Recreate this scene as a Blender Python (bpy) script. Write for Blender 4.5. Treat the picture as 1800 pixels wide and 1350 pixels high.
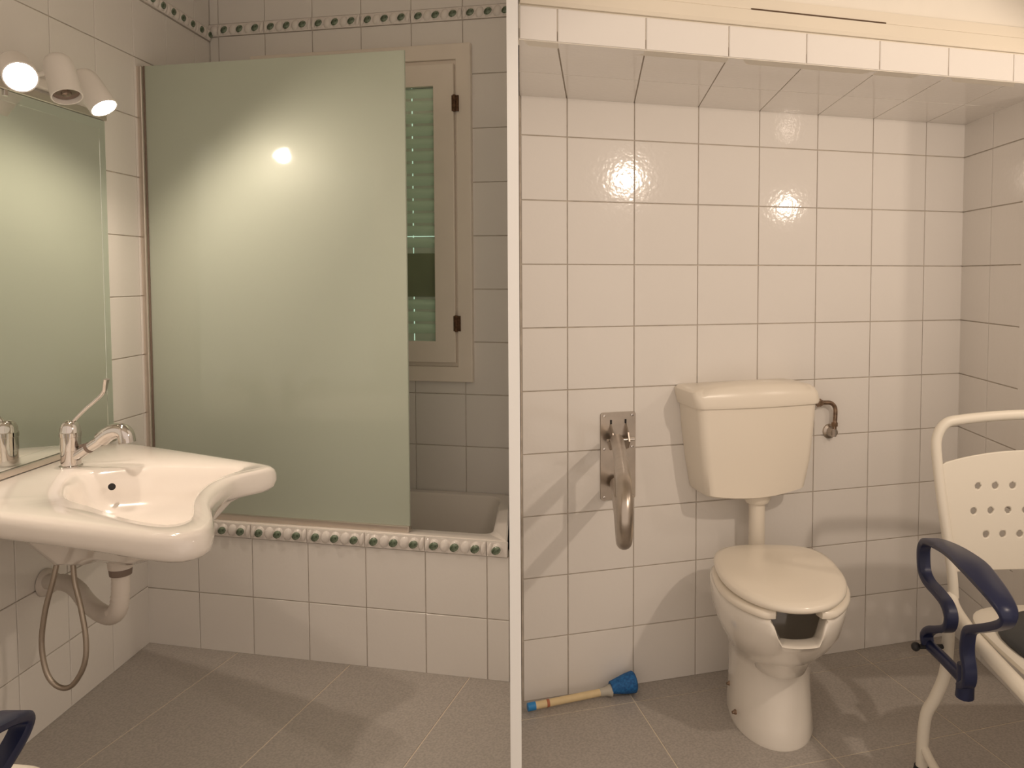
import bpy, bmesh, math, random
from mathutils import Matrix, Vector
random.seed(4)
sc = bpy.context.scene
col = sc.collection
for o in list(bpy.data.objects):
    bpy.data.objects.remove(o, do_unlink=True)

# ------------------------------------------------------------------ camera, world, light, exposure
cam_d = bpy.data.cameras.new('camera'); cam = bpy.data.objects.new('camera', cam_d); col.objects.link(cam)
cam.location = (0, 0, 1.23); cam.rotation_euler = (math.pi/2 - .05, 0, 0)
cam_d.sensor_fit = 'HORIZONTAL'; cam_d.sensor_width = 36; cam_d.lens = 36*1400/1800
cam_d.shift_x = (900-1050)/1800; cam_d.shift_y = (556-675)/1800
cam_d.clip_start = .02; cam_d.clip_end = 50
sc.camera = cam
wd = bpy.data.worlds.new('world'); sc.world = wd; wd.use_nodes = True
bg = wd.node_tree.nodes['Background']; bg.inputs[0].default_value = (1.0, .825, .685, 1); bg.inputs[1].default_value = .92
sc.view_settings.view_transform = 'Standard'; sc.view_settings.look = 'None'
sc.view_settings.gamma = 1; sc.view_settings.use_curve_mapping = False
sc.view_settings.exposure = 0.0

def lamp(name, kind, loc, energy, color, radius=.03, aim=None, size=None, blend=.5):
    d = bpy.data.lights.new(name, kind); d.energy = energy; d.color = color
    d.shadow_soft_size = radius
    if kind == 'SPOT':
        d.spot_size = math.radians(size); d.spot_blend = blend
    o = bpy.data.objects.new(name, d); col.objects.link(o); o.location = loc
    if aim is not None:
        o.rotation_euler = (Vector(aim)-Vector(loc)).to_track_quat('-Z', 'Y').to_euler()
    return o
WARM = (1.0, .79, .60)
# unseen toilet-room lamps: spot set by the cast shadows, bulb put in for tile highlights
lamp('toilet_room_spot', 'SPOT', (1.15, .85, 1.73), 28, (1, .825, .67), .026, (.46, 2.35, .95), 88, .3)
lamp('side_wall_bulb', 'SPOT', (1.52, 1.61, 1.555), 6.5, (1, .825, .67), .03, (.59, 2.49, 1.2), 110, .6)

# ------------------------------------------------------------------ materials
def mat(name, c, rough=.5, metal=0, coat=0, var=0, vscale=8, bump=0, bscale=60, trans=0, emit=None, c2=None, detail=2, ior=1.45, spec=.5):
    m = bpy.data.materials.new(name); m.use_nodes = True; nt = m.node_tree
    p = nt.nodes['Principled BSDF']
    p.inputs['Base Color'].default_value = (*c, 1); p.inputs['Roughness'].default_value = rough
    p.inputs['Metallic'].default_value = metal; p.inputs['Coat Weight'].default_value = coat
    p.inputs['Coat Roughness'].default_value = .04
    p.inputs['Transmission Weight'].default_value = trans; p.inputs['IOR'].default_value = ior
    p.inputs['Specular IOR Level'].default_value = spec
    tc = nt.nodes.new('ShaderNodeTexCoord')
    if var or c2:
        n = nt.nodes.new('ShaderNodeTexNoise'); n.inputs['Scale'].default_value = vscale; n.inputs['Detail'].default_value = detail
        nt.links.new(tc.outputs['Object'], n.inputs['Vector'])
        r = nt.nodes.new('ShaderNodeMix'); r.data_type = 'RGBA'
        a = c; b = c2 if c2 else tuple(x*(1-var) for x in c)
        r.inputs[6].default_value = (*a, 1); r.inputs[7].default_value = (*b, 1)
        mr = nt.nodes.new('ShaderNodeMapRange'); mr.inputs[1].default_value = .35; mr.inputs[2].default_value = .65
        nt.links.new(n.outputs[0], mr.inputs[0]); nt.links.new(mr.outputs[0], r.inputs[0])
        nt.links.new(r.outputs[2], p.inputs['Base Color'])
    if bump:
        n2 = nt.nodes.new('ShaderNodeTexNoise'); n2.inputs['Scale'].default_value = bscale; n2.inputs['Detail'].default_value = 1
        nt.links.new(tc.outputs['Object'], n2.inputs['Vector'])
        b = nt.nodes.new('ShaderNodeBump'); b.inputs['Strength'].default_value = bump; b.inputs['Distance'].default_value = .001
        nt.links.new(n2.outputs[0], b.inputs['Height']); nt.links.new(b.outputs[0], p.inputs['Normal'])
        if coat: nt.links.new(b.outputs[0], p.inputs['Coat Normal'])
    if emit:
        p.inputs['Emission Color'].default_value = (*emit[0], 1); p.inputs['Emission Strength'].default_value = emit[1]
    return m
M = {}
M['tile'] = mat('glazed_tile', (.80, .765, .72), .09, var=.03, vscale=2, bump=.28, bscale=80)
M['grout'] = mat('grout', (.60, .53, .45), .9, var=.2, vscale=30)
M['floor_tile'] = mat('floor_tile', (.47, .43, .39), .42, var=.22, vscale=160, detail=4, bump=.15, bscale=400)
M['floor_grout'] = mat('floor_grout', (.74, .66, .53), .9)
M['paint'] = mat('wall_paint', (.80, .75, .66), .7, var=.03)
M['cream'] = mat('cream_paint', (.76, .69, .57), .6, var=.04, vscale=3)
M['white'] = mat('white_paint', (.92, .92, .90), .5)
M['border'] = mat('border_glaze', (.80, .75, .70), .14, bump=.1)
M['leaf'] = mat('green_glaze', (.045, .07, .04), .15, c2=(.25, .31, .22), vscale=75, detail=3)
M['ceramic'] = mat('sanitary_ceramic', (.86, .80, .74), .12, coat=.6)
M['pan'] = mat('pan_ceramic', (.84, .79, .71), .12, coat=.6)
M['plastic'] = mat('ivory_plastic', (.83, .76, .65), .28)
M['lidp'] = mat('seat_plastic', (.86, .79, .675), .2)
M['chrome'] = mat('chrome', (.64, .60, .57), .07, metal=1)
M['alu'] = mat('aluminium', (.72, .66, .60), .32, metal=1)
M['steel'] = mat('brushed_steel', (.50, .44, .38), .30, metal=1, var=.12, vscale=25)
M['brass'] = mat('aged_brass', (.42, .30, .22), .35, metal=1, var=.5, vscale=70)
M['mirror'] = mat('mirror_silver', (.86, .88, .84), .015, metal=1)
M['bevel'] = mat('mirror_bevel', (.86, .90, .86), .12, metal=1)
M['winframe'] = mat('window_paint', (.84, .765, .67), .45, var=.04, vscale=6)
M['hinge'] = mat('hinge_rust', (.16, .085, .045), .6, metal=.5, var=.5, vscale=120)
M['slat'] = mat('shutter_slat', (.82, .90, .81), .35)
M['daylight'] = mat('dusk_light', (.8, .9, .85), .6, emit=((.72, 1.0, .82), .7))
M['board'] = mat('shutter_board', (.30, .28, .20), .6, var=.15)
M['pipe'] = mat('waste_pipe', (.66, .60, .54), .45)
M['ring'] = mat('dark_ring', (.20, .15, .12), .5)
M['hose'] = mat('metal_hose', (.42, .36, .30), .35, metal=1, bump=.6, bscale=500)
M['lampwhite'] = mat('lamp_enamel', (.80, .76, .71), .35)
M['reflector'] = mat('lamp_reflector', (.35, .28, .24), .2, metal=1)
M['bulb'] = mat('bulb_glow', (1, .9, .8), .4, emit=((1, .84, .66), 45))
M['chair'] = mat('chair_white', (.80, .745, .64), .35)
M['blue'] = mat('navy_plastic', (.014, .019, .058), .34)
M['pad'] = mat('black_pad', (.03, .032, .035), .5, bump=.1, bscale=300)
M['brushblue'] = mat('blue_bristle', (.01, .085, .26), .7, c2=(.02, .15, .40), vscale=150, bump=.8, bscale=300)
M['bluegrip'] = mat('blue_grip', (.03, .25, .60), .45)
M['wood'] = mat('pale_wood', (.78, .62, .36), .55, var=.1, vscale=20)
M['ferrule'] = mat('grey_ferrule', (.50, .47, .40), .45)
M['mark'] = mat('red_mark', (.45, .16, .08), .6)
M['black'] = mat('black_hole', (.012, .010, .010), .6)
M['rubber'] = mat('black_rubber', (.02, .02, .022), .5)
M['gap'] = mat('dark_gap', (.10, .06, .035), .8)

def glass_screen():
    m = bpy.data.materials.new('frosted_green_glass'); m.use_nodes = True; nt = m.node_tree
    nt.nodes.clear()
    out = nt.nodes.new('ShaderNodeOutputMaterial')
    d = nt.nodes.new('ShaderNodeBsdfDiffuse'); d.inputs[0].default_value = (.66, .715, .60, 1)
    t = nt.nodes.new('ShaderNodeBsdfTranslucent'); t.inputs[0].default_value = (.66, .74, .62, 1)
    g = nt.nodes.new('ShaderNodeBsdfGlossy'); g.inputs[1].default_value = .06
    g2 = nt.nodes.new('ShaderNodeBsdfGlossy'); g2.inputs[1].default_value = .45; g2.inputs[0].default_value = (.9, .95, .85, 1)
    f = nt.nodes.new('ShaderNodeFresnel'); f.inputs[0].default_value = 1.5
    m1 = nt.nodes.new('ShaderNodeMixShader'); m1.inputs[0].default_value = .42
    m3 = nt.nodes.new('ShaderNodeMixShader'); m3.inputs[0].default_value = .05
    m2 = nt.nodes.new('ShaderNodeMixShader')
    nt.links.new(d.outputs[0], m1.inputs[1]); nt.links.new(t.outputs[0], m1.inputs[2])
    nt.links.new(m1.outputs[0], m3.inputs[1]); nt.links.new(g2.outputs[0], m3.inputs[2])
    nt.links.new(f.outputs[0], m2.inputs[0]); nt.links.new(m3.outputs[0], m2.inputs[1]); nt.links.new(g.outputs[0], m2.inputs[2])
    nt.links.new(m2.outputs[0], out.inputs[0])
    return m
M['screen'] = glass_screen()
def pane_mat():
    m = bpy.data.materials.new('window_pane'); m.use_nodes = True; nt = m.node_tree; nt.nodes.clear()
    out = nt.nodes.new('ShaderNodeOutputMaterial')
    t = nt.nodes.new('ShaderNodeBsdfTransparent'); t.inputs[0].default_value = (.93, .98, .94, 1)
    g = nt.nodes.new('ShaderNodeBsdfGlossy'); g.inputs[1].default_value = .08
    mx = nt.nodes.new('ShaderNodeMixShader'); mx.inputs[0].default_value = .05
    nt.links.new(t.outputs[0], mx.inputs[1]); nt.links.new(g.outputs[0], mx.inputs[2])
    nt.links.new(mx.outputs[0], out.inputs[0]); return m
M['pane'] = pane_mat()

# ------------------------------------------------------------------ mesh helpers
class MB:
    def __init__(s): s.v = []; s.f = []
    def add(s, vs, fs):
        k = len(s.v); s.v += [tuple(v) for v in vs]; s.f += [tuple(i+k for i in f) for f in fs]; return s
    def box(s, x0, x1, y0, y1, z0, z1):
        v = [(x, y, z) for z in (z0, z1) for y in (y0, y1) for x in (x0, x1)]
        return s.add(v, [(0, 2, 3, 1), (4, 5, 7, 6), (0, 1, 5, 4), (2, 6, 7, 3), (0, 4, 6, 2), (1, 3, 7, 5)])
    def prism(s, poly, z0, z1):
        n = len(poly)
        v = [(x, y, z0) for x, y in poly]+[(x, y, z1) for x, y in poly]
        return s.add(v, [tuple(range(n-1, -1, -1)), tuple(range(n, 2*n))]+[(i, (i+1) % n, n+(i+1) % n, n+i) for i in range(n)])
    def loft(s, rings, cap0=True, cap1=True):
        n = len(rings[0]); v = [p for r in rings for p in r]; f = []
        for k in range(len(rings)-1):
            for i in range(n):
                j = (i+1) % n; f.append((k*n+i, k*n+j, (k+1)*n+j, (k+1)*n+i))
        if cap0: f.append(tuple(range(n-1, -1, -1)))
        if cap1: f.append(tuple(range((len(rings)-1)*n, len(rings)*n)))
        return s.add(v, f)
    def lathe(s, prof, c=(0, 0, 0), axis=(0, 0, 1), n=24):
        q = Vector((0, 0, 1)).rotation_difference(Vector(axis).normalized()); c = Vector(c)
        rings = [[tuple(c+q @ Vector((r*math.cos(2*math.pi*i/n), r*math.sin(2*math.pi*i/n), z))) for i in range(n)] for r, z in prof]
        return s.loft(rings)
    def tube(s, pts, r, n=12, smooth=0, closed=False, cap=True):
        pts = [Vector(p) for p in pts]
        if smooth: pts = catmull(pts, smooth, closed)
        m = len(pts); rr = r if isinstance(r, (list, tuple)) else None
        tan = []
        for i in range(m):
            a = pts[(i-1) % m] if closed or i > 0 else pts[i]; b = pts[(i+1) % m] if closed or i < m-1 else pts[i]
            tan.append((b-a).normalized())
        up = Vector((0, 0, 1)) if abs(tan[0].z) < .9 else Vector((1, 0, 0))
        nrm = tan[0].cross(up).normalized(); rings = []
        for i in range(m):
            if i: nrm = (tan[i-1].rotation_difference(tan[i]) @ nrm).normalized()
            bi = tan[i].cross(nrm)
            ri = (rr[0]+(rr[1]-rr[0])*i/(m-1)) if rr else r
            rings.append([tuple(pts[i]+nrm*(ri*math.cos(2*math.pi*k/n))+bi*(ri*math.sin(2*math.pi*k/n))) for k in range(n)])
        if closed: return s.loft(rings+[rings[0]], False, False)
        return s.loft(rings, cap, cap)
    def ellipsoid(s, c, r, nu=12, nv=8, rot=0):
        rings = []
        for j in range(nv+1):
            a = -math.pi/2+math.pi*j/nv; rad = max(math.cos(a), .02)
            rg = []
            for i in range(nu):
                t = 2*math.pi*i/nu; x = r[0]*rad*math.cos(t); y = r[1]*rad*math.sin(t)
                rg.append((c[0]+x*math.cos(rot)-y*math.sin(rot), c[1]+x*math.sin(rot)+y*math.cos(rot), c[2]+r[2]*math.sin(a)))
            rings.append(rg)
        return s.loft(rings)
    def build(s, name, m, parent=None, smooth=False, bevel=0, mw=None, kind=None, label=None, seg=2):
        me = bpy.data.meshes.new(name); me.from_pydata(s.v, [], s.f); me.update()
        bm = bmesh.new(); bm.from_mesh(me); bmesh.ops.recalc_face_normals(bm, faces=bm.faces); bm.to_mesh(me); bm.free()
        o = bpy.data.objects.new(name, me); col.objects.link(o); me.materials.append(M[m])
        if smooth:
            for p in me.polygons: p.use_smooth = True
            me.set_sharp_from_angle(angle=math.radians(smooth if smooth is not True else 50))
        if bevel:
            b = o.modifiers.new('bevel', 'BEVEL'); b.width = bevel; b.segments = seg; b.limit_method = 'ANGLE'
        if parent: o.parent = parent
        if mw is not None: o.matrix_world = mw
        if kind: o['kind'] = kind
        if label: o['label'] = label
        return o
def catmull(P, k, closed=False):
    out = []; n = len(P); rng = range(n) if closed else range(n-1)
    for i in rng:
        p0 = P[(i-1) % n] if closed or i > 0 else P[i]; p1 = P[i]; p2 = P[(i+1) % n]
        p3 = P[(i+2) % n] if closed or i < n-2 else p2
        for j in range(k):
            t = j/k
            out.append(.5*((2*p1)+(p2-p0)*t+(2*p0-5*p1+4*p2-p3)*t*t+(3*p1-p0-3*p2+p3)*t**3))
    if not closed: out.append(P[-1].copy())
    return out
def tag(o, label, cat, group=None, kind=None):
    o['label'] = label; o['category'] = cat
    if group: o['group'] = group
    if kind: o['kind'] = kind
    return o
def thing(name, label, cat, mw, group=None):
    o = bpy.data.objects.new(name, None); col.objects.link(o); o.empty_display_size = .05; o.matrix_world = mw
    return tag(o, label, cat, group)
T = Matrix.Translation
def frame(O, x, y, z): # columns
    m = Matrix.Identity(4)
    for i, a in enumerate((x, y, z, O)):
        for j in range(3): m[j][i] = a[j]
    return m
def rframe(O, yaw): return T(O) @ Matrix.Rotation(-yaw, 4, 'Z')
LO, LY = (-1.5074, 2.6207, 0), .2058
RO, RY = (-.0867, 2.2877, 0), -.2917
FL = rframe(LO, LY)      # local x along the bath front, y into the wall, z up
FRM = rframe(RO, RY)     # the same for the toilet wall
XL = -1.507              # mirror wall
XR = 1.226               # wall beside the toilet
UP = Vector((0, 0, 1))
uL = (FL.to_3x3() @ Vector((1, 0, 0))); vL = -(FL.to_3x3() @ Vector((0, 1, 0)))
uR = (FRM.to_3x3() @ Vector((1, 0, 0))); vR = -(FRM.to_3x3() @ Vector((0, 1, 0)))
# partition between the two rooms: it runs along this direction from the camera's axis
PD = Vector((-.105, 1, 0)).normalized(); PN = Vector((PD.y, -PD.x, 0)); PT = .0240

def clip(poly, a, b, c):   # keep a*x+b*y<=c
    out = []
    for i in range(len(poly)):
        p, q = poly[i], poly[(i+1) % len(poly)]
        dp = a*p[0]+b*p[1]-c; dq = a*q[0]+b*q[1]-c
        if dp <= 0: out.append(p)
        if (dp < 0 < dq) or (dq < 0 < dp):
            t = dp/(dp-dq); out.append((p[0]+(q[0]-p[0])*t, p[1]+(q[1]-p[1])*t))
    return out
def area(p): return .5*sum(p[i][0]*p[(i+1) % len(p)][1]-p[(i+1) % len(p)][0]*p[i][1] for i in range(len(p)))
def tile_mesh(poly, t, c, name):
    n = len(poly); cx = sum(p[0] for p in poly)/n; cy = sum(p[1] for p in poly)/n
    R = max(math.hypot(p[0]-cx, p[1]-cy) for p in poly); k = 1-1.41*c/R
    ins = [(cx+(x-cx)*k, cy+(y-cy)*k) for x, y in poly]
    b = MB().loft([[(x, y, -.002) for x, y in poly], [(x, y, t-c) for x, y in poly], [(x, y, t) for x, y in ins]])
    me = bpy.data.meshes.new(name); me.from_pydata(b.v, [], b.f); me.update()
    return me, None
cache = {}
def tiles(wall, region, o, du, dv, cells, m='tile', gap=.0028, t=.004, c=.0012, name='tile', wob=.0016, shear=0):
    """region: convex polygon in the wall's own plane; cells: (i0,i1,j0,j1)"""
    if area(region) < 0: region = region[::-1]
    for i in range(cells[0], cells[1]):
        for j in range(cells[2], cells[3]):
            g = gap/2; x0, x1 = i*du+g, (i+1)*du-g; y0, y1 = j*dv+g, (j+1)*dv-g
            poly = [(x0+shear*y0, y0), (x1+shear*y0, y0), (x1+shear*y1, y1), (x0+shear*y1, y1)]
            poly = [(x+o[0], y+o[1]) for x, y in poly]; full = poly
            for k in range(len(region)):
                p, q = region[k], region[(k+1) % len(region)]
                a, b_ = q[1]-p[1], -(q[0]-p[0]); L = math.hypot(a, b_)
                if L < 1e-6: continue
                a /= L; b_ /= L
                poly = clip(poly, a, b_, a*p[0]+b_*p[1]-g*.6)
                if len(poly) < 3: break
            if len(poly) < 3 or abs(area(poly)) < .0004: continue
            cx = sum(p[0] for p in poly)/len(poly); cy = sum(p[1] for p in poly)/len(poly)
            same = abs(abs(area(poly))-abs(area(full))) < 1e-7
            key = (round(du, 4), round(dv, 4), m, round(shear, 4), t)
            if same and key in cache: me = cache[key]
            else:
                me, _ = tile_mesh([(x-cx, y-cy) for x, y in poly], t, c, name); me.materials.append(M[m])
                if same: cache[key] = me
            ob = bpy.data.objects.new(name, me); col.objects.link(ob); ob.parent = wall
            ob.location = (cx, cy, 0)
            ob.rotation_euler = (random.uniform(-wob, wob), random.uniform(-wob, wob), 0)
def wall(name, mw, poly, thick, m):
    o = MB().prism(poly, -thick, 0).build(name, m); o.matrix_world = mw; o['kind'] = 'structure'; return o
rect = lambda a, b, c, d: [(a, c), (b, c), (b, d), (a, d)]

# ------------------------------------------------------------------ the shell
ZC = 2.45
TU, TW = .1998, .1943     # bath-side tile pitch
RU, RW = .2025, .1806     # toilet-side tile pitch
# floor: one slab, tiles laid to each back wall and cut at the partition
fl = wall('floor', Matrix.Identity(4), rect(-1.62, 1.75, .25, 3.5), .08, 'floor_grout')
def tofl(F, p): return (F @ Vector((p[0], p[1], 0))).xy
sideL = PT/2
def floor_tiles(F, o, du, dv, cells, region):
    # work in world coordinates, tiles rotated to the frame F
    yaw = F.to_euler().z; inv = F.inverted()
    reg = [tuple((inv @ Vector((x, y, 0))).xy) for x, y in region]
    h = bpy.data.objects.new('tile_field', None)
    holder = []
    n0 = set(bpy.data.objects)
    tiles(fl, reg, o, du, dv, cells, 'floor_tile', .0035, .0014, .0006, 'floor_tile', .0004)
    for ob in set(bpy.data.objects)-n0:
        if ob.name.startswith('floor_tile'):
            l = F @ Vector((ob.location.x, ob.location.y, 0)); e = ob.rotation_euler
            ob.location = l; ob.rotation_euler = (e[0], e[1], yaw)
    bpy.data.objects.remove(h)
pl = lambda y, s: (PD.x/PD.y*y + s*PT/2/PD.y, y)
floor_tiles(FL, (-.06, .0), .4, -.3, (-1, 5, 0, 8), [(XL, .3), pl(.3, -1), pl(2.36, -1), (XL, 2.6207)][::1])
floor_tiles(FRM, (.175-.4, -.097), .4, .4, (-4, 6, -6, 1), [pl(.3, 1), (XR, .3), (XR, 2.6816), pl(2.249, 1)])
floor_tiles(FRM, (.175-.4, -.097), .4, .4, (-4, 7, -6, 1), [(XR, .3), (1.6, .3), (1.6, 2.2), (XR, 2.2)])

# mirror wall (left): x runs along +Y, y up, z into the room
WL = frame((XL, 0, 0), (0, 1, 0), UP, (1, 0, 0))
wl = wall('wall_left', WL, rect(.3, 3.22, 0, ZC), .1, 'grout')
yc = 2.6207
tiles(wl, rect(.7, 3.22, 0, TW*11), (yc-.0, 0), TU, TW, (-10, 3, 0, 11))
tiles(wl, rect(.7, 3.22, TW*11+.048, ZC), (yc, TW*11+.048), TU, TW, (-10, 3, 0, 2))
# bath front
WB = frame(LO, uL, UP, vL)
ub = 1.268
wb = wall('wall_bath_front', WB, rect(0, ub, 0, .385), .06, 'grout')
tiles(wb, rect(0, ub, 0, .385), (0, -.004), TU, TW, (0, 7, 0, 2))
# window wall
OF = FL @ Vector((0, .51, 0))
WF = frame(OF, uL, UP, vL)
wf = wall('wall_far', WF, rect(-.11, 1.125, .0, ZC), .1, 'grout')
BZ = 2.155
tiles(wf, rect(-.10, 1.115, .40, BZ), (-.062, BZ-9*TW), TU, TW, (-1, 7, 0, 9))
tiles(wf, rect(-.10, 1.115, BZ+.046, ZC), (-.062, BZ+.046), TU, TW, (-1, 7, 0, 2))
# toilet wall
WR = frame(RO, uR, UP, vR)
ZS = 1.737; SD = .52
wr = wall('wall_back', WR, rect(-.137, 1.371, 0, ZC), .1, 'grout')
tiles(wr, rect(-.133, 1.369, 0, ZS), (0, 0), RU, RW, (-1, 7, 0, 10))
# wall beside the toilet and the wider part of the room in front of it
WX = frame((XR, 0, 0), (0, -1, 0), UP, (-1, 0, 0))
wx = wall('wall_right', WX, rect(-2.70, -2.2, 0, ZC), .1, 'grout')
tiles(wx, rect(-2.682, -2.2, 0, ZC), (-2.682, 0), .1975, RW, (0, 3, 0, 14))
wj = MB().box(XR-.005, 1.7, 2.193, 2.3, 0, ZC).build('wall_return', 'tile', kind='structure')
wo = MB().box(1.6, 1.7, .3, 2.193, 0, ZC).build('wall_side', 'tile', kind='structure')
# lowered soffit over the toilet: underside, tiled face, moulding, painted wall above
sk = uR.dot(Vector((0, -1, 0)))/vR.dot(Vector((0, -1, 0)))   # joints follow the side wall
WS = frame(FRM @ Vector((0, 0, ZS)), uR, vR, (0, 0, -1))
s_reg = [(-.137, 0), (1.371, 0), (1.371+sk*SD, SD), (-.240, SD)]
so = wall('ceiling_soffit', WS, s_reg, .02, 'grout')
tiles(so, s_reg, (0, 0), RU, .2605, (-2, 9, 0, 2), shear=sk)
fo = FRM @ Vector((0, -SD, 0))
WFa = frame(fo, uR, UP, vR)
fa = wall('wall_fascia', WFa, rect(-.240, 1.371+sk*SD+.01, ZS-.004, ZC), .04, 'paint')
tiles(fa, rect(-.239, 1.371+sk*SD+.008, ZS-.004, 1.806), (sk*SD, ZS-.004), RU, .0725, (-1, 9, 0, 1))
tr = MB()
tr.add([(x, z, y) for x in (-.239, 1.371+sk*SD+.008) for z, y in ((1.807, 0), (1.807, .010), (1.815, .014), (1.842, .014), (1.844, .012), (1.87, .012), (1.874, 0))],
       [tuple(range(6, -1, -1)), tuple(range(7, 14))]+[(i, (i+1) % 7, 7+(i+1) % 7, 7+i) for i in range(7)])
t1 = tr.build('trim_1', 'cream', kind='structure'); t1.matrix_world = WFa
MB().box(.30, .662, 1.8425, 1.8455, .0105, .0148).build('joint_gap', 'gap', t1)
# ceiling
ce = wall('ceiling', Matrix.Identity(4) @ T((0, 0, ZC+.06)), rect(-1.62, 1.75, .25, 3.5), .06, 'paint')
# partition wall between bath and toilet
pw = MB()
def pp(y, s, z): q = PD*(y/PD.y)+PN*s*PT/2; return (q.x, q.y, z)
poly = [pp(1.69, -1, 0)[:2], pp(1.69, 1, 0)[:2], pp(3.3, 1, 0)[:2], pp(3.3, -1, 0)[:2]]
MB().prism(poly, 0, ZC).build('wall_partition', 'white', kind='structure')

# ------------------------------------------------------------------ border tiles with green medallions
border_me = None; med_me = None
def border(wallo, x0, z0, n, L):
    global border_me, med_me
    for i in range(n):
        if border_me is None:
            b = MB().box(-L/2+.0012, L/2-.0012, -.022, .022, -.002, .009)
            for k in range(7):
                x = -L/2+L*(k+.0)/6
                if k in (0, 6): continue
                if k % 2 == 0: b.ellipsoid((x, 0, .009), (.0155, .021, .0085), 10, 6, -.35)
            for s in (-1, 1): b.ellipsoid((s*(L/2-.010), 0, .009), (.008, .021, .007), 10, 6, -.2)
            for k in (1, 3, 5): b.ellipsoid((-L/2+L*k/6, 0, .009), (.0165, .0205, .0095), 10, 6, -.35)
            o = b.build('border_tile', 'border', wallo, smooth=40); border_me = o.data
            md = MB().ellipsoid((0, 0, 0), (.0160, .0120, .0052), 12, 6, .55)
            d = md.build('medallion', 'leaf', o, smooth=True); med_me = d.data; meds = [d]
        else:
            o = bpy.data.objects.new('border_tile', border_me); col.objects.link(o); o.parent = wallo; meds = []
        o.location = (x0+L*(i+.5), z0+.0225, 0)
        for k in range(3):
            if k < len(meds): d = meds[k]
            else: d = bpy.data.objects.new('medallion', med_me); col.objects.link(d); d.parent = o
            d.location = (-L/2+L*(2*k+1)/6, -.001, .0165); d.rotation_euler = (0, 0, random.uniform(-.15, .15))
border(wb, 0, .386, 6, TU)
be = MB().box(-.0318, .0318, -.022, .022, -.002, .009); be.ellipsoid((-.022, 0, .009), (.008, .021, .007), 10, 6, -.2); be.ellipsoid((.0, 0, .009), (.0165, .0205, .0095), 10, 6, -.35)
be = be.build('border_tile', 'border', wb, smooth=40); be.location = (6*TU+.0335, .386+.0225, 0)
mo = bpy.data.objects.new('medallion', med_me); col.objects.link(mo); mo.parent = be; mo.location = (0, -.001, .0165)
border(wf, -.062, BZ, 6, TU)
bf = MB().box(-.021, .021, -.022, .022, -.002, .009); bf.ellipsoid((.006, 0, .009), (.0155, .0205, .0095), 10, 6, -.35)
bf = bf.build('border_tile', 'border', wf, smooth=40); bf.location = (-.0835, BZ+.0225, 0)
border(wl, yc, TW*11+.0015, 3, TU)
border(wl, yc-2*TU, TW*11+.0015, 2, TU)

# ------------------------------------------------------------------ bath, rail, screen
bath = thing('bathtub', 'white built-in bathtub behind the tiled front with green border', 'bathtub', FL @ T((.6, .25, 0)))
def tubring(x0, x1, y0, y1, z, r, n=6):
    out = []
    for cx, cy, a0 in ((x1-r, y0+r, -90), (x1-r, y1-r, 0), (x0+r, y1-r, 90), (x0+r, y0+r, 180)):
        for k in range(n+1):
            a = math.radians(a0+90*k/n); X_, Y_ = cx+r*math.cos(a), cy+r*math.sin(a); out.append((X_-max(0, (X_-.7)/.55)*.30*max(Y_, 0)-.6, Y_-.25, z))
    return out
x0, x1, y0, y1 = .005, 1.262, .002, .496
rings = [tubring(x0, x1, y0, y1, .389, .006), tubring(x0, x1, y0, y1, .424, .006), tubring(x0+.005, x1-.005, y0+.006, y1-.004, .431, .01),
         tubring(x0+.05, x1-.04, y0+.055, y1-.03, .431, .05), tubring(x0+.06, x1-.05, y0+.066, y1-.036, .424, .05),
         tubring(x0+.10, x1-.10, y0+.10, y1-.06, .25, .08), tubring(x0+.16, x1-.16, y0+.13, y1-.09, .10, .09), tubring(x0+.3, x1-.3, y0+.2, y1-.2, .09, .04)]
MB().loft(rings, False, True).build('shell', 'ceramic', bath, smooth=35)
MB().box(-.60, .49, .2465, .2505, .424, .4308).build('sealing_strip', 'ceramic', bath)
scr = thing('bath_screen', 'tall frosted pale green glass screen standing on the bathtub edge', 'glass screen', FL @ T((0, .03, .431)))
MB().box(.018, .935, -.004, .004, .014, 1.486).build('glass_panel', 'screen', scr, bevel=.001)
MB().box(.0, .935, -.013, .013, 0, .02).build('bottom_rail', 'alu', scr, bevel=.002)
MB().box(-.004, .019, -.018, .018, .021, 1.484).build('wall_profile', 'alu', scr, bevel=.002)
MB().box(.0192, .0225, -.0075, -.0042, .021, 1.486).build('seal', 'ring', scr)

# ------------------------------------------------------------------ window on the far wall
wn = MB()
x0, x1, z0, z1 = .085, .972, .842, 2.068
def framebox(b, x0, x1, z0, z1, w, y0, y1):
    b.add([(x, z, y) for y in (y0, y1) for x, z in ((x0, z0), (x1, z0), (x1, z1), (x0, z1), (x0+w, z0+w), (x1-w, z0+w), (x1-w, z1-w), (x0+w, z1-w))],
          [(i, (i+1) % 4, 4+(i+1) % 4, 4+i) for i in range(4)]+[(8+(i+1) % 4, 8+i, 12+i, 12+(i+1) % 4) for i in range(4)] +
          [((i+1) % 4, i, 8+i, 8+(i+1) % 4) for i in range(4)]+[(4+i, 4+(i+1) % 4, 12+(i+1) % 4, 12+i) for i in range(4)])
    return b
win = framebox(MB(), x0, x1, z0, z1, .056, .0, .024).build('window_1', 'winframe', kind='structure', bevel=.003); win.matrix_world = WF
framebox(MB(), x0+.056, x1-.056, z0+.056, z1-.056, .028, .001, .014).build('inner_frame', 'winframe', win, bevel=.002)
MB().box(x0+.08, x1-.08, z0+.08, z1-.08, .001, .003).build('daylight_behind_shutter', 'daylight', win)
MB().box(x0+.08, x1-.08, 1.155, 1.315, .004, .012).build('shutter_rail', 'board', win)
zs0, zs1 = z0+.072, z1-.072
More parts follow.
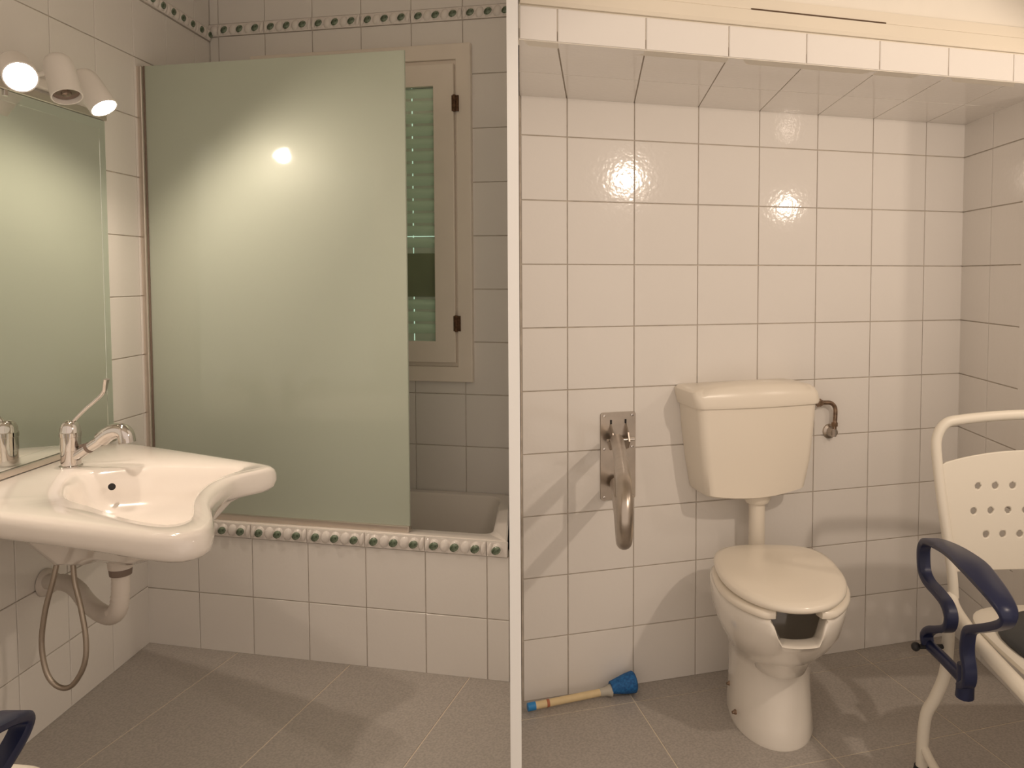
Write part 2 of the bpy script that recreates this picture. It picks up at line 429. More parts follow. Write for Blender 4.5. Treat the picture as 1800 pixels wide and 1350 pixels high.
for k, (a, b) in enumerate(((x0+.07, .505), (.508, x1-.062))):
    s = framebox(MB(), a, b, zs0, zs1, .078, .010, .032).build('sash', 'winframe', win, bevel=.002)
    MB().box(a+.076, b-.076, zs0+.076, zs1-.076, .022, .0235).build('pane', 'pane', s)
    if k == 1:
        for hz in (1.853, 1.058):
            h = MB().box(b-.006, b+.020, hz-.028, hz+.028, .028, .034); h.lathe([(.0055, -.03), (.0055, .03)], (b+.004, hz, .034), (0, 1, 0), 10)
            h.build('hinge', 'hinge', s)
sl = None
zz = 1.018
while zz < 1.93:
    if not (1.125 < zz < 1.30):
        if sl is None:
            pr = [(0, 0), (.004, .006), (.009, .014), (.010, .022), (.007, .031), (.0, .036)]
            b = MB(); b.add([(x, z, .005+y) for x in (.16, .90) for y, z in pr], [tuple(range(5, -1, -1)), tuple(range(6, 12))]+[(i, (i+1) % 6, 6+(i+1) % 6, 6+i) for i in range(6)])
            s = b.build('shutter_slat', 'slat', win, smooth=60); sl = s.data
        else:
            s = bpy.data.objects.new('shutter_slat', sl); col.objects.link(s); s.parent = win
        s.location = (0, zz, 0)
    zz += .0455

# ------------------------------------------------------------------ mirror and lamp on the left wall
mi = thing('wall_mirror', 'large wall mirror reflecting the green screen above the washbasin', 'mirror', T((XL+.004, 2.0, .74)))
MB().box(.002, .007, -.5, .443, 0, .96).build('mirror_glass', 'mirror', mi)
mb = MB()
for (a, b, c, d) in ((.416, .443, 0, .96), (-.5, .416, .933, .96), (-.5, .416, 0, .022)): mb.box(.0071, .0076, a, b, c, d)
mb.build('bevelled_edge', 'bevel', mi)
MB().box(0, .014, -.5, .446, .961, .982).build('top_channel', 'alu', mi, bevel=.002)
MB().box(0, .014, -.5, .446, -.018, -.001).build('bottom_channel', 'alu', mi, bevel=.002)
MB().box(.0072, .012, .03, .042, .945, .968).build('clip', 'chrome', mi, bevel=.001)
sp = thing('spot_lamp', 'white three-head spotlight bar over the mirror, two heads lit', 'lamp', T((XL+.004, 2.05, 1.745)))
base = Vector((XL+.004, 2.05, 1.745))
MB().box(.0, .022, -.28, .27, -.014, .014).build('wall_bar', 'lampwhite', sp, bevel=.006, seg=3)
heads = [((-1.365, 1.895, 1.722), (.60, -.66, -.45), True), ((-1.375, 2.065, 1.762), (.36, -.24, -.90), False), ((-1.395, 2.205, 1.758), (.58, -.08, -.81), True)]
R_, Lh = .0355, .116
for c, ax, lit in heads:
    c = Vector(c)-base; ax = Vector(ax).normalized()
    e = c+ax*(Lh-.03)
    prof = [(.002, -.036), (.013, -.035), (.023, -.031), (.030, -.023), (.034, -.010), (R_, .01), (R_, Lh-.034), (R_, Lh-.030), (R_-.003, Lh-.030), (R_-.004, Lh-.045), (.012, Lh-.060), (.002, Lh-.060)]
    h = MB().lathe(prof, c, ax, 28).build('lamp_head', 'lampwhite', sp, smooth=45)
    if lit:
        MB().lathe([(.001, 0), (R_-.004, 0), (R_-.005, .004), (.001, .006)], c+ax*(Lh-.038), ax, 24).build('bulb', 'bulb', h, smooth=30)
    else:
        MB().lathe([(.001, 0), (R_-.0045, 0), (R_-.005, .002), (.012, .003), (.010, .008), (.001, .010)], c+ax*(Lh-.044), ax, 24).build('bulb', 'reflector', h, smooth=30)
    MB().tube([c+Vector((0, 0, 0)), Vector((.05, c.y+.01, -.002)), Vector((.015, c.y+.02, 0))], .006, 10, 4).build('swivel_arm', 'lampwhite', sp, smooth=True)
    if lit:
        w_ = base+c+ax*(Lh-.016)
        en, szz = (11, 178) if ax.y > -.3 else (16, 176)
        lamp('spot_lamp_light', 'SPOT', w_, en, (1, .82, .67), .022, w_+ax, szz, .6 if ax.y > -.3 else .3)

# ------------------------------------------------------------------ washbasin
outl = [(-1.5045, 2.435), (-1.40, 2.400), (-1.19, 2.302), (-1.0, 2.208), (-.905, 2.158), (-.868, 2.128), (-.858, 2.098), (-.872, 2.066), (-.905, 2.02), (-.915, 1.96), (-.900, 1.87), (-.862, 1.76),
        (-.812, 1.665), (-.787, 1.60), (-.790, 1.555), (-.825, 1.533), (-.90, 1.548), (-1.02, 1.59), (-1.26, 1.665), (-1.5045, 1.745)]
bowl = [(-1.345, 2.07), (-1.25, 2.115), (-1.16, 2.135), (-1.03, 2.125), (-.955, 2.115), (-.945, 2.07), (-.962, 2.00), (-.955, 1.90), (-.918, 1.79), (-.872, 1.695), (-.862, 1.645), (-.895, 1.622), (-1.0, 1.665), (-1.12, 1.745), (-1.23, 1.82), (-1.31, 1.93), (-1.345, 2.01)]
ctr = Vector((-1.07, 1.905))
def radial(poly, N, sm, corners=()):
    P = [Vector((x, y, 0)) for x, y in poly]
    if corners: # keep the wall side straight: smooth the open chain only
        D = catmull(P, sm)
    else: D = catmull(P, sm, True)
    D = [Vector((p.x, p.y)) for p in D]; out = []
    for k in range(N):
        a = 2*math.pi*k/N; d = Vector((math.cos(a), math.sin(a))); best = 0
        for i in range(len(D)):
            p = D[i]-ctr; q = D[(i+1) % len(D)]-ctr; e = q-p; den = d.x*e.y-d.y*e.x
            if abs(den) < 1e-9: continue
            t = (p.x*e.y-p.y*e.x)/den; s = (p.x*d.y-p.y*d.x)/den
            if t > 0 and -1e-6 <= s <= 1+1e-6: best = max(best, t)
        out.append((d, best))
    return out
N = 144
ro = radial(outl, N, 6, True); rb = radial(bowl, N, 6)
ba = thing('washbasin', 'wide white wall-hung washbasin with a concave front below the mirror', 'washbasin', T((-1.1, 1.95, .55)))
B0 = Vector((-1.1, 1.95, .55))
def ring(f): return [tuple(Vector((*f(k)[:2], f(k)[2]))-B0) for k in range(N)]
def off(k, inset, z):
    d, r = ro[k]; q = ctr+d*max(r-inset, .05); q.x = max(q.x, XL+.006); return (q.x, q.y, z)
def skirt(k, s, z):
    d, r = ro[k]; q = ctr+d*(r*s); sm = lambda t: (lambda u: u*u*(3-2*u))(min(1, max(0, t)))
    return (max(q.x, XL+.006), q.y, z-.055*sm((-1.15-q.x)/.2)*(.668-z)/.1+.035*sm((q.x+1.10)/.15)*(.668-z)/.1)
def bo(k, s, z, sh=(0, 0)):
    d, r = rb[k]; q = ctr+Vector(sh)*(1-s)+d*(r*s); return (q.x, q.y, z)
rg = [ring(lambda k: skirt(k, .14, .560)), ring(lambda k: skirt(k, .34, .563)), ring(lambda k: skirt(k, .46, .585)), ring(lambda k: skirt(k, .60, .640)), ring(lambda k: skirt(k, .72, .658)),
      ring(lambda k: off(k, .045, .662)), ring(lambda k: off(k, .020, .664)), ring(lambda k: off(k, .006, .672)), ring(lambda k: off(k, 0, .686)), ring(lambda k: off(k, .001, .703)),
      ring(lambda k: off(k, .006, .714)), ring(lambda k: off(k, .016, .721)), ring(lambda k: off(k, .030, .723)),
      ring(lambda k: bo(k, 1.02, .719)), ring(lambda k: bo(k, .975, .712)), ring(lambda k: bo(k, .93, .690)), ring(lambda k: bo(k, .86, .650)), ring(lambda k: bo(k, .72, .617, (-.03, .02))),
      ring(lambda k: bo(k, .45, .602, (-.05, .03))), ring(lambda k: bo(k, .12, .597, (-.06, .04)))]
MB().loft(rg).build('basin_bowl', 'ceramic', ba, smooth=60)
MB().lathe([(.001, 0), (.009, 0), (.009, .002), (.001, .002)], Vector((-1.262, 2.045, .684))-B0, (.75, -.55, .35), 16).build('overflow_hole', 'black', ba)
dr = thing('basin_drain', 'grey corrugated waste pipe curving from basin to wall', 'drain pipe', T((-1.14, 1.88, .3)))
D0 = Vector((-1.14, 1.88, .3))
q = Vector((-1.145, 1.88, 0))
MB().lathe([(.001, .5585), (.034, .5585), (.034, .555), (.028, .548), (.027, .532), (.022, .53), (.001, .53)], q-D0+Vector((0, 0, 0)), (0, 0, 1), 24).build('strainer_cup', 'pipe', dr, smooth=40)
MB().lathe([(.001, .536), (.024, .536), (.0255, .528), (.024, .515), (.001, .515)], q-D0, (0, 0, 1), 24).build('union_nut', 'ring', dr, smooth=40)
path = [(-1.145, 1.88, .52), (-1.148, 1.882, .47), (-1.16, 1.89, .425), (-1.19, 1.91, .40), (-1.24, 1.945, .395), (-1.30, 1.99, .402), (-1.35, 2.03, .418), (-1.41, 2.075, .418), (-1.50, 2.12, .405)]
pts = catmull([Vector(p) for p in path], 9); b = MB()
m_ = len(pts)
rings = []; up = Vector((0, 0, 1))
for i, p in enumerate(pts):
    t = (pts[min(i+1, m_-1)]-pts[max(i-1, 0)]).normalized(); n1 = t.cross(Vector((.6, .8, .05))).normalized(); n2 = t.cross(n1)
    rr = .0195+(.0022 if i % 2 else -.0012)*(1 if i > 9 else .2)
    rings.append([tuple(p-D0+n1*rr*math.cos(2*math.pi*k/16)+n2*rr*math.sin(2*math.pi*k/16)) for k in range(16)])
b.loft(rings).build('corrugated_pipe', 'pipe', dr, smooth=70)
MB().lathe([(.001, 0), (.037, 0), (.036, .012), (.026, .026), (.022, .034), (.001, .034)], Vector((XL+.006, 2.125, .40))-D0, (1, -.0, 0), 24).build('wall_rosette', 'pipe', dr, smooth=40)
ho = MB().tube([(-1.284, 1.860, .548), (-1.292, 1.855, .505), (-1.308, 1.85, .44), (-1.318, 1.848, .36), (-1.306, 1.845, .29), (-1.278, 1.843, .258), (-1.245, 1.842, .262), (-1.217, 1.845, .31), (-1.214, 1.85, .37), (-1.228, 1.855, .45), (-1.242, 1.859, .505), (-1.246, 1.861, .552)], .0062, 10, 8)
ho = ho.build('shower_hose', 'hose', smooth=True); tag(ho, 'thin metal hose hanging in a loop under the washbasin', 'hose')
fa_ = thing('basin_tap', 'chrome lever tap with pull-out spray on the washbasin', 'tap', T((-1.412, 2.115, .719)))
MB().lathe([(.001, 0), (.0275, 0), (.0275, .005), (.024, .007), (.0235, .045), (.0245, .046), (.0245, .082), (.026, .083), (.026, .094), (.0245, .096), (.0235, .108), (.019, .119), (.011, .126), (.001, .128)], (0, 0, 0), (0, 0, 1), 28).build('tap_body', 'chrome', fa_, smooth=35)
MB().tube([(.010, -.003, .026), (.052, -.007, .053), (.094, -.011, .080)], .0135, 16, 4).build('spout', 'chrome', fa_, smooth=True)
MB().tube([(.050, -.007, .052), (.057, -.0075, .0565)], .0146, 16).build('spout_ring', 'ring', fa_, smooth=40)
MB().tube([(.090, -.011, .078), (.115, -.013, .096), (.140, -.015, .102), (.158, -.017, .093), (.163, -.018, .070)], .0205, 18, 6).build('spray_head', 'chrome', fa_, smooth=True)
MB().lathe([(.001, 0), (.009, 0), (.008, .006), (.001, .008)], (.036, -.006, .056), (-.5, 0, 1), 14).build('spray_button', 'ring', fa_)
lv = catmull([Vector(p) for p in ((.004, 0, .115), (.018, -.001, .132), (.048, -.003, .160), (.080, -.005, .186), (.098, -.007, .205), (.104, -.008, .225), (.108, -.009, .238))], 5)
rings = []
for i, p in enumerate(lv):
    t = (lv[min(i+1, len(lv)-1)]-lv[max(i-1, 0)]).normalized(); n1 = Vector((0, 1, 0)); n2 = t.cross(n1).normalized(); f = i/(len(lv)-1)
    a = .0055+.008*max(0, (f-.6)/.4); c_ = .0042+.001*f
    rings.append([tuple(p+n1*a*math.cos(2*math.pi*k/12)+n2*c_*math.sin(2*math.pi*k/12)) for k in range(12)])
MB().loft(rings).build('lever', 'chrome', fa_, smooth=60)

# ------------------------------------------------------------------ toilet
to = thing('toilet', 'ivory floor-standing toilet with closed lid and open-front seat', 'toilet', T((.485, 2.15, 0)))
T0 = Vector((.485, 2.15, 0))
def egg(hx, yf, yb, z, n=120, sq=2.0, dip=0, dipw=.060, bk=2.0):
    out = []
    for k in range(n):
        a = 2*math.pi*k/n; c, s = math.cos(a), math.sin(a)
        ym = yb-(yb-yf)*.42
        x = hx*math.copysign(abs(c)**(2/sq), c)
        if s >= 0: x = hx*math.copysign(abs(c)**(2/bk), c)
        if s < 0: y = ym+(ym-yf)*math.copysign(abs(s)**(2/2.1), s)
        else: y = ym+(yb-ym)*math.copysign(abs(s)**(2/3.2), s)
        zz = z
        if dip and s < 0:
            w = max(0, 1-max(0, (abs(x)-dipw*.72)/(dipw*.42))); w = min(1, w); zz = z-dip*(w*w*(3-2*w))
        out.append((x, y-T0.y, zz))
    return out
pr = [egg(.113, 2.003, 2.335, 0), egg(.115, 2.001, 2.335, .012), egg(.111, 2.010, 2.335, .05), egg(.107, 2.030, 2.335, .12), egg(.108, 2.034, 2.335, .185), egg(.118, 2.010, 2.335, .215), egg(.131, 1.965, 2.335, .245),
      egg(.150, 1.912, 2.335, .285), egg(.164, 1.872, 2.335, .325, dip=.0), egg(.171, 1.853, 2.335, .365, dip=.020), egg(.173, 1.847, 2.325, .392, dip=.045), egg(.171, 1.850, 2.322, .402, dip=.053), egg(.164, 1.858, 2.315, .405, dip=.055),
      egg(.128, 1.893, 2.22, .404, dip=.055), egg(.120, 1.902, 2.21, .392, dip=.046), egg(.110, 1.93, 2.19, .30), egg(.07, 1.99, 2.15, .20), egg(.02, 2.05, 2.1, .17)]
MB().loft(pr).build('pan', 'pan', to, smooth=60)
# seat: horseshoe open at the front
def horseshoe(z0, z1, inset):
    b = MB(); rings = []
    n = 60; a0 = math.radians(-90+21); a1 = math.radians(270-21)
    for k in range(n+1):
        a = a0+(a1-a0)*k/n; c, s = math.cos(a), math.sin(a)
        def P(hx, yf, yb):
            ym = yb-(yb-yf)*.45; x = hx*math.copysign(abs(c)**(1.0), c)
            return (x, (ym+(ym-yf)*s if s < 0 else ym+(yb-ym)*math.copysign(abs(s)**.7, s))-T0.y)
        o_ = P(.174, 1.842, 2.29); i_ = P(.112, 1.91, 2.20)
        e = 1 if 2 <= k <= n-2 else (.8 if k in (1, n-1) else .45)
        mx, my = (o_[0]+i_[0])/2, (o_[1]+i_[1])/2
        o2 = (mx+(o_[0]-mx)*e, my+(o_[1]-my)*e); i2 = (mx+(i_[0]-mx)*e, my+(i_[1]-my)*e)
        lr = lambda t: (i2[0]+(o2[0]-i2[0])*t, i2[1]+(o2[1]-i2[1])*t)
        h = z1-z0
        rings.append([(*lr(0), z0+h*.3), (*lr(.0), z0+h*.6), (*lr(.12), z1-.002), (*lr(.3), z1), (*lr(.75), z1), (*lr(.93), z1-.003), (*lr(1), z0+h*.6), (*lr(1), z0+h*.25), (*lr(.95), z0), (*lr(.1), z0)])
    b.loft(rings); return b
horseshoe(.407, .428, 0).build('seat', 'lidp', to, smooth=60)
lr_ = [egg(.150, 1.858, 2.275, .430, bk=3.2), egg(.160, 1.848, 2.283, .431, bk=3.2), egg(.165, 1.842, 2.287, .437, bk=3.2), egg(.165, 1.842, 2.287, .444, bk=3.2), egg(.160, 1.848, 2.283, .450, bk=3.2), egg(.145, 1.866, 2.27, .454, bk=3.2), egg(.09, 1.93, 2.22, .456, bk=3.2), egg(.03, 2.0, 2.12, .4565, bk=3.2)]
MB().loft(lr_).build('lid', 'lidp', to, smooth=60)
for s in (-1, 1):
    MB().lathe([(.001, 0), (.013, 0), (.013, .05), (.001, .05)], (s*.075, 2.296-T0.y, .425), (1, 0, 0), 16).build('lid_hinge', 'lidp', to, smooth=40)
for y, z in ((2.21, .075), (2.105, .05)):
    MB().lathe([(.001, 0), (.007, 0), (.007, .004), (.0045, .006), (.004, .011), (.001, .012)], (-.109+(.002 if z > .06 else 0), y-T0.y, z), (-1, -.25, 0), 12).build('fixing_bolt', 'brass', to, smooth=40)
ci = thing('cistern', 'ivory plastic cistern fixed to the tiled wall above the toilet', 'cistern', FRM @ T((.535, 0, .585)))
def cr(x0, x1, d, z, bul=.0):
    r = .03; out = []
    n = 10
    out += [(x0-.535, -.005, z), ]
    for k in range(n+1):
        a = math.pi+math.pi/2*k/n; out.append((x0+r+r*math.cos(a)-.535, -(d-r)+r*math.sin(a), z))
    for k in range(n+1):
        t = k/n; out.append((x0+r+(x1-x0-2*r)*t-.535, -d-bul*math.sin(math.pi*t), z))
    for k in range(n+1):
        a = -math.pi/2+math.pi/2*k/n; out.append((x1-r+r*math.cos(a)-.535, -(d-r)+r*math.sin(a), z))
    out += [(x1-.535, -.005, z)]
    return out
def sag(rg, dz, half): return [(x, y, z+dz*(1-(x/half)**2)) for x, y, z in rg]
rg = [sag(cr(.388, .700, .125, .010, .008), -.018, .17), sag(cr(.382, .707, .138, .016, .010), -.018, .17), cr(.366, .722, .146, .10, .012), cr(.354, .730, .150, .19, .012), cr(.347, .735, .152, .268, .012)]
MB().loft(rg).build('tank', 'plastic', ci, smooth=50)
rg = [cr(.341, .741, .158, .268, .013), cr(.338, .744, .160, .276, .013), cr(.332, .740, .156, .300, .012), sag(cr(.330, .732, .150, .312, .010), .012, .22), sag(cr(.342, .722, .138, .318, .010), .016, .22), sag(cr(.36, .69, .08, .319, .0), .018, .2)]
MB().loft(rg).build('cistern_lid', 'plastic', ci, smooth=50)
fp = FRM.inverted() @ Vector((.482, 2.375, 0)); px, py = fp.x-.535, fp.y
MB().lathe([(.001, .0), (.040, 0), (.041, -.02), (.034, -.033), (.026, -.036), (.001, -.036)], (px, py, -.002), (0, 0, 1), 28).build('outlet_collar', 'plastic', ci, smooth=40)
fpipe = MB().tube([(.482, 2.375, .555), (.482, 2.375, .48), (.482, 2.375, .42), (.482, 2.375, .36)], .0245, 20, 5).build('flush_pipe', 'plastic', smooth=True)
tag(fpipe, 'ivory flush pipe running down from cistern to toilet pan', 'pipe')
vv = thing('supply_valve', 'small brass angle valve and bent pipe beside the cistern', 'valve', FRM @ T((.865, 0, .735)))
MB().lathe([(.001, 0), (.024, 0), (.023, .005), (.016, .010), (.013, .03), (.001, .03)], (0, -.004, 0), (0, -1, 0), 22).build('valve_body', 'steel', vv, smooth=40)
MB().tube([(.002, -.03, .005), (.005, -.03, .05), (.004, -.03, .078), (-.010, -.030, .094), (-.032, -.03, .097), (-.052, -.03, .097)], .0068, 12, 5).build('bent_pipe', 'brass', vv, smooth=True)
MB().lathe([(.001, 0), (.013, 0), (.013, .012), (.009, .013), (.009, .018), (.001, .018)], (-.060, -.03, .097), (1, 0, 0), 6).build('union_nut', 'brass', vv)
MB().lathe([(.001, 0), (.011, 0), (.011, .012), (.001, .012)], (.003, -.03, .02), (0, 0, 1), 6).build('compression_nut', 'brass', vv)
MB().box(-.003, .003, -.04, -.034, -.012, .012).build('screw_slot', 'chrome', vv)

# ------------------------------------------------------------------ fold-down grab rail
gr = thing('grab_rail', 'brushed steel fold-down grab rail with a long wall plate', 'grab rail', FRM @ T((.152, -.004, .70)))
def rrect(x0, x1, z0, z1, r, n=5):
    out = []
    for cx, cz, a0 in ((x1-r, z0+r, -90), (x1-r, z1-r, 0), (x0+r, z1-r, 90), (x0+r, z0+r, 180)):
        for k in range(n+1):
            a = math.radians(a0+90*k/n); out.append((cx+r*math.cos(a), cz+r*math.sin(a)))
    return out
P_ = rrect(-.054, .054, -.128, .132, .008)
MB().loft([[(x, 0, z) for x, z in P_], [(x, -.005, z) for x, z in P_]]).build('wall_plate', 'steel', gr)
inv = (FRM @ T((.152, -.004, .70))).inverted()
def gw(*p): return tuple(inv @ Vector(p))
gx = .0605
for s in (-1, 1):
    MB().add([(s*.0235+e, y, z) for e in (-.002, .002) for y, z in ((-.004, .10), (-.028, .075), (-.040, .05), (-.030, .03), (-.004, .02))],
             [(0, 1, 2, 3, 4), (9, 8, 7, 6, 5)]+[(i, (i+1) % 5, 5+(i+1) % 5, 5+i) for i in range(5)]).build('hinge_ear', 'steel', gr)
    MB().box(s*.0225-.0025, s*.0225+.0025, -.007, -.004, .098, .110).build('slot', 'black', gr)
MB().lathe([(.001, -.042), (.0045, -.042), (.0045, .042), (.001, .042)], (0, -.028, .054), (1, 0, 0), 12).build('hinge_pin', 'chrome', gr, smooth=40)
zt, zb = .765, .625; yf = 1.745; rr_ = (zt-zb)/2
lp = [(gx-.006, 2.285, zt-.01), (gx-.004, 2.24, zt), (gx, 2.0, zt), (gx, yf+.06, zt)]
for k in range(1, 12):
    a = math.pi/2+math.pi*k/12; lp.append((gx, yf+.06+rr_*1.15*math.cos(a), (zt+zb)/2+rr_*math.sin(a)))
lp += [(gx, yf+.06, zb), (gx, 2.0, zb), (gx-.004, 2.24, zb), (gx-.006, 2.30, zb)]
MB().tube([gw(*p) for p in lp], .0185, 18).build('rail_loop', 'steel', gr, smooth=True)
MB().tube([gw(gx, 2.12, zt), gw(gx, 2.12, zb)], .0155, 16).build('rail_strut', 'steel', gr, smooth=40)
for x, z in ((.043, .122), (-.043, .025), (.043, .028), (-.043, -.118), (-.043, .122), (.043, -.118)):
    MB().lathe([(.001, 0), (.0048, 0), (.0042, .002), (.001, .0024)], (x, -.005, z), (0, -1, 0), 12).build('screw', 'chrome', gr)

# ------------------------------------------------------------------ brush on the floor
ba0 = Vector((-.196, 2.184, .019)); bb0 = Vector((.018, 2.262, .022)); dirb = (bb0-ba0).normalized()
br = thing('hand_brush', 'pale wooden-handled brush with blue bristles lying along the wall', 'brush', T((-.05, 2.24, 0)))
o0 = Vector((-.05, 2.24, 0))
MB().tube([ba0-o0+dirb*.022, bb0-o0], .0105, 16).build('handle', 'wood', br, smooth=40)
MB().tube([ba0-o0, ba0-o0+dirb*.0225], .0115, 16).build('grip_end', 'bluegrip', br, smooth=40)
MB().lathe([(.001, 0), (.011, 0), (.0118, .008), (.0125, .02), (.018, .034), (.018, .036), (.001, .036)], bb0-o0-dirb*.012, dirb, 18).build('ferrule', 'ferrule', br, smooth=40)
MB().lathe([(.001, 0), (.0175, 0), (.022, .02), (.028, .048), (.031, .072), (.027, .076), (.001, .078)], bb0-o0+dirb*.022+Vector((0, 0, .008)), (dirb.x, dirb.y, .07), 26).build('bristles', 'brushblue', br, smooth=40)
MB().lathe([(.0112, 0), (.0113, .004), (.0107, .008)], ba0-o0+dirb*.055, dirb, 16).build('printed_mark', 'mark', br, smooth=40)

# ------------------------------------------------------------------ shower chair
XC = 1.09
CH0 = Vector((XC, 1.7, 0))
def chair(label, group):
    t = thing('shower_chair', label, 'chair', T(CH0), group)
    L_ = lambda pts: [tuple(Vector(p)-CH0) for p in pts]
    mir = lambda pts: [(2*XC-x, y, z) for x, y, z in pts]
    half = [(.878, 1.925, .44), (.872, 1.93, .52), (.852, 1.945, .68), (.840, 1.952, .79), (.842, 1.955, .835), (.862, 1.956, .866), (.90, 1.957, .876), (1.0, 1.966, .884)]
    MB().tube(L_(half+[(XC, 1.972, .886)]+mir(half)[::-1]), .0125, 14, 5).build('back_frame', 'chair', t, smooth=True)
    # perforated back panel
    def xl(z): return .866-(z-.50)*.083
    holes = [(x, z) for z, xs in ((.709, [.947+.045*k for k in range(7)]), (.648, [.935+.0448*k for k in range(8)]), (.589, [.967+.0435*k for k in range(6)])) for x in xs]
    nx, nz = 170, 100; hr = .0088
    bm = bmesh.new(); G = []
    for a in range(nx+1):
        row = []
        for b in range(nz+1):
            f_ = a/nx; tz = b/nz
            x = XC+(2*f_-1)*.235; ex = abs(x-XC)/.24
            ztop = .796-.030*ex**2-.012*max(0, (ex-.9)/.1)**2; z = .50+(ztop-.50)*tz
            x = XC+(2*f_-1)*(XC-xl(z)-.004)
            row.append(Vector((x, 0, z)))
        G.append(row)
    for row in G:
        for p in row:
            for hx, hz in holes:
                d = math.hypot(p.x-hx, (p.z-hz))
                if abs(d-hr) < .0017 and d > 1e-6:
                    p.x = hx+(p.x-hx)*hr/d; p.z = hz+(p.z-hz)*hr/d
    BV = {}
    def bv(a, b):
        if (a, b) not in BV:
            p = G[a][b]; BV[(a, b)] = bm.verts.new((p.x-XC, 1.925+(p.z-.44)*.068+.026*(1-((p.x-XC)/.25)**2)-CH0.y, p.z))
        return BV[(a, b)]
    for a in range(nx):
        for b in range(nz):
            q4 = ((a, b), (a+1, b), (a+1, b+1), (a, b+1)); cx = sum(G[i][j].x for i, j in q4)/4; cz = sum(G[i][j].z for i, j in q4)/4
            if any(math.hypot(cx-hx, cz-hz) < hr*.97 for hx, hz in holes): continue
            bm.faces.new([bv(*k) for k in q4])
    bmesh.ops.recalc_face_normals(bm, faces=bm.faces)
    me = bpy.data.meshes.new('back_panel'); bm.to_mesh(me); bm.free(); me.materials.append(M['chair'])
    for p in me.polygons: p.use_smooth = True
    o = bpy.data.objects.new('back_panel', me); col.objects.link(o); o.parent = t
    sd = o.modifiers.new('thickness', 'SOLIDIFY'); sd.thickness = .006; sd.offset = 0
    # seat frame, seat, pad
    side = [(.872, 1.93, .445), (.868, 1.90, .425), (.858, 1.82, .418), (.846, 1.70, .417), (.838, 1.55, .417), (.838, 1.46, .415), (.855, 1.42, .413), (.92, 1.405, .412)]
    MB().tube(L_(side+[(XC, 1.40, .412)]+mir(side)[::-1]), .016, 14, 5).build('seat_frame', 'chair', t, smooth=True)
    def sq(a, b, cx, cy, z, n=40, e=4): return [(cx+a*math.copysign(abs(math.cos(2*math.pi*k/n))**(2/e), math.cos(2*math.pi*k/n)), cy+b*math.copysign(abs(math.sin(2*math.pi*k/n))**(2/e), math.sin(2*math.pi*k/n)), z) for k in range(n)]
    c = (0, 1.66-CH0.y)
    MB().loft([sq(.225, .215, *c, .424), sq(.232, .222, *c, .428), sq(.232, .222, *c, .438), sq(.224, .214, *c, .443), sq(.15, .15, *c, .4435)]).build('seat', 'chair', t, smooth=50)
    MB().loft([sq(.214, .165, 0, c[1]-.005, .4436, e=2.5), sq(.216, .167, 0, c[1]-.005, .452, e=2.5), sq(.208, .160, 0, c[1]-.005, .459, e=2.5), sq(.12, .09, 0, c[1]-.005, .461, e=2.5)]).build('seat_pad', 'pad', t, smooth=50)
    # legs
    for s in (0, 1):
        f = (lambda p: p) if s == 0 else mir
        for y0, rear in ((1.885, 1), (1.45, 0)):
            path = [(.850, y0, .425), (.848, y0, .33), (.842, y0, .265), (.822, y0+(.005 if rear else -.005), .205), (.806, y0+(.012 if rear else -.012), .165), (.800, y0+(.016 if rear else -.016), .11), (.798, y0+(.018 if rear else -.018), .012)]
            lg = MB().tube(L_(f(path)), .0145, 14, 5).build('leg', 'chair', t, smooth=True)
            e = f([path[-1]])[0]
            MB().lathe([(.001, 0), (.02, 0), (.019, .016), (.017, .028), (.001, .028)], Vector((e[0], e[1], 0))-CH0, (0, 0, 1), 16).build('rubber_foot', 'rubber', lg)
        MB().tube(L_(f([(.801, 1.895, .075), (.806, 1.84, .055), (.806, 1.68, .05), (.806, 1.50, .055), (.801, 1.44, .075)])), .011, 12, 5).build('stretcher', 'chair', t, smooth=True)
        # armrest loop, swept as a flat strap
        xa = .80
        loop = [(1.885, .338), (1.893, .362), (1.862, .388), (1.815, .410), (1.775, .432), (1.764, .460), (1.785, .482), (1.83, .490), (1.885, .495), (1.914, .512), (1.922, .545), (1.918, .572), (1.895, .590), (1.84, .604), (1.76, .614), (1.68, .615), (1.60, .602), (1.545, .588), (1.520, .573), (1.527, .553), (1.57, .526), (1.63, .495), (1.672, .472), (1.683, .445), (1.684, .415), (1.672, .385), (1.675, .355), (1.70, .336)]
        pts = catmull([Vector((0, y, z)) for y, z in loop], 4); rings = []
        for i, p in enumerate(pts):
            tn = (pts[min(i+1, len(pts)-1)]-pts[max(i-1, 0)]).normalized(); nn = Vector((1, 0, 0)).cross(tn).normalized()
            fr_ = i/(len(pts)-1); w = .0155+.018*max(0, 1-abs(fr_-.56)/.13); th = .0082
            ring_ = []
            for dx, dn in ((-1, -.5), (-.8, -1), (.8, -1), (1, -.5), (1, .5), (.8, 1), (-.8, 1), (-1, .5)):
                q_ = (xa+dx*w, p.y+nn.y*dn*th, p.z+nn.z*dn*th); ring_.append(q_)
            rings.append(L_(f(ring_)))
        ar = MB().loft(rings).build('armrest', 'blue', t, smooth=50)
        br_ = [(xa+.005, 1.884, .338), (xa+.005, 1.80, .343), (xa+.005, 1.715, .345)]
        MB().tube(L_(f(br_)), .0135, 12, 3).build('pivot_bar', 'blue', ar, smooth=50)
        MB().tube(L_(f([(xa+.004, 1.70, .385), (xa+.004, 1.697, .35), (xa+.004, 1.70, .312)])), [.017, .020], 14, 3).build('socket', 'blue', ar, smooth=50)
        MB().tube(L_(f([(xa-.03, 1.884, .336), (xa+.055, 1.884, .336)])), .006, 10).build('pivot_pin', 'rubber', ar)
        MB().ellipsoid(Vector(f([(xa-.03, 1.884, .336)])[0])-CH0, (.011, .011, .011)).build('knob', 'rubber', ar, smooth=True)
    return t
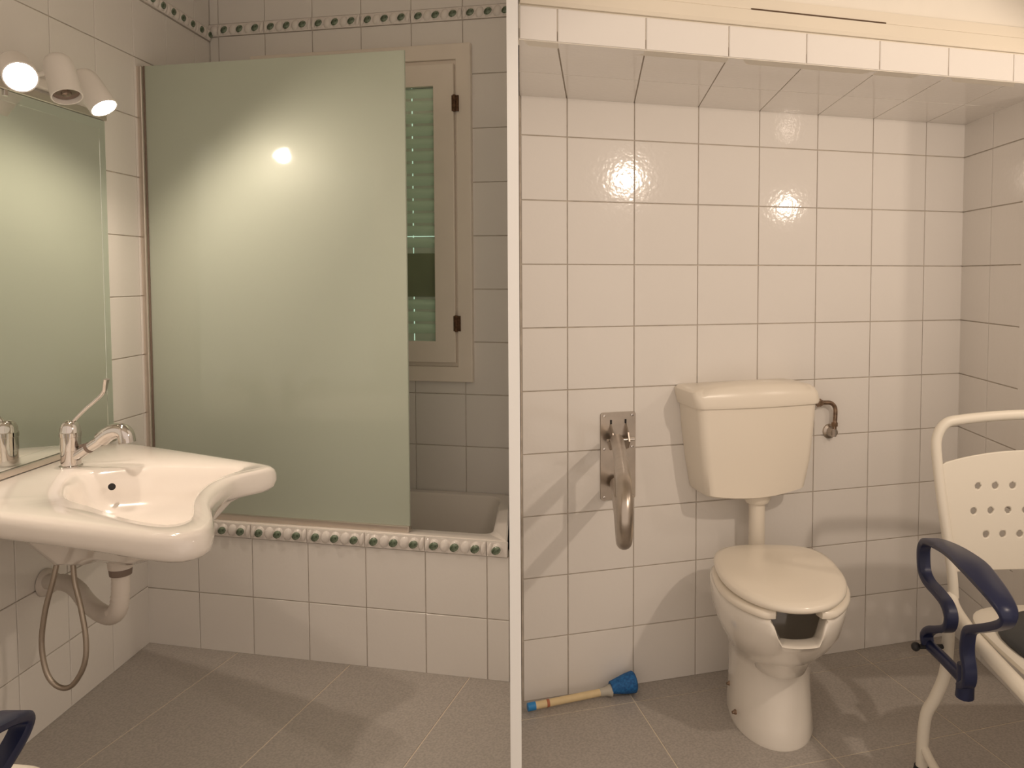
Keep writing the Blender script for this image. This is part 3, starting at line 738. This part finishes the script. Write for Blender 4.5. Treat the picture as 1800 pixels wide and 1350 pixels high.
ch = chair('white perforated-back shower chair with navy armrests beside the toilet', 'shower chairs')
def copy_tree(o, parent=None):
    c = o.copy(); col.objects.link(c); c.parent = parent
    for k in o.children: copy_tree(k, c)
    return c
bpy.context.view_layer.update()
c2 = copy_tree(ch)
c2['label'] = 'shower chair at lower left corner, only a dark navy armrest tip in view'
c2.matrix_world = T((-1.148, .975, 0)) @ Matrix.Rotation(math.pi, 4, 'Z')
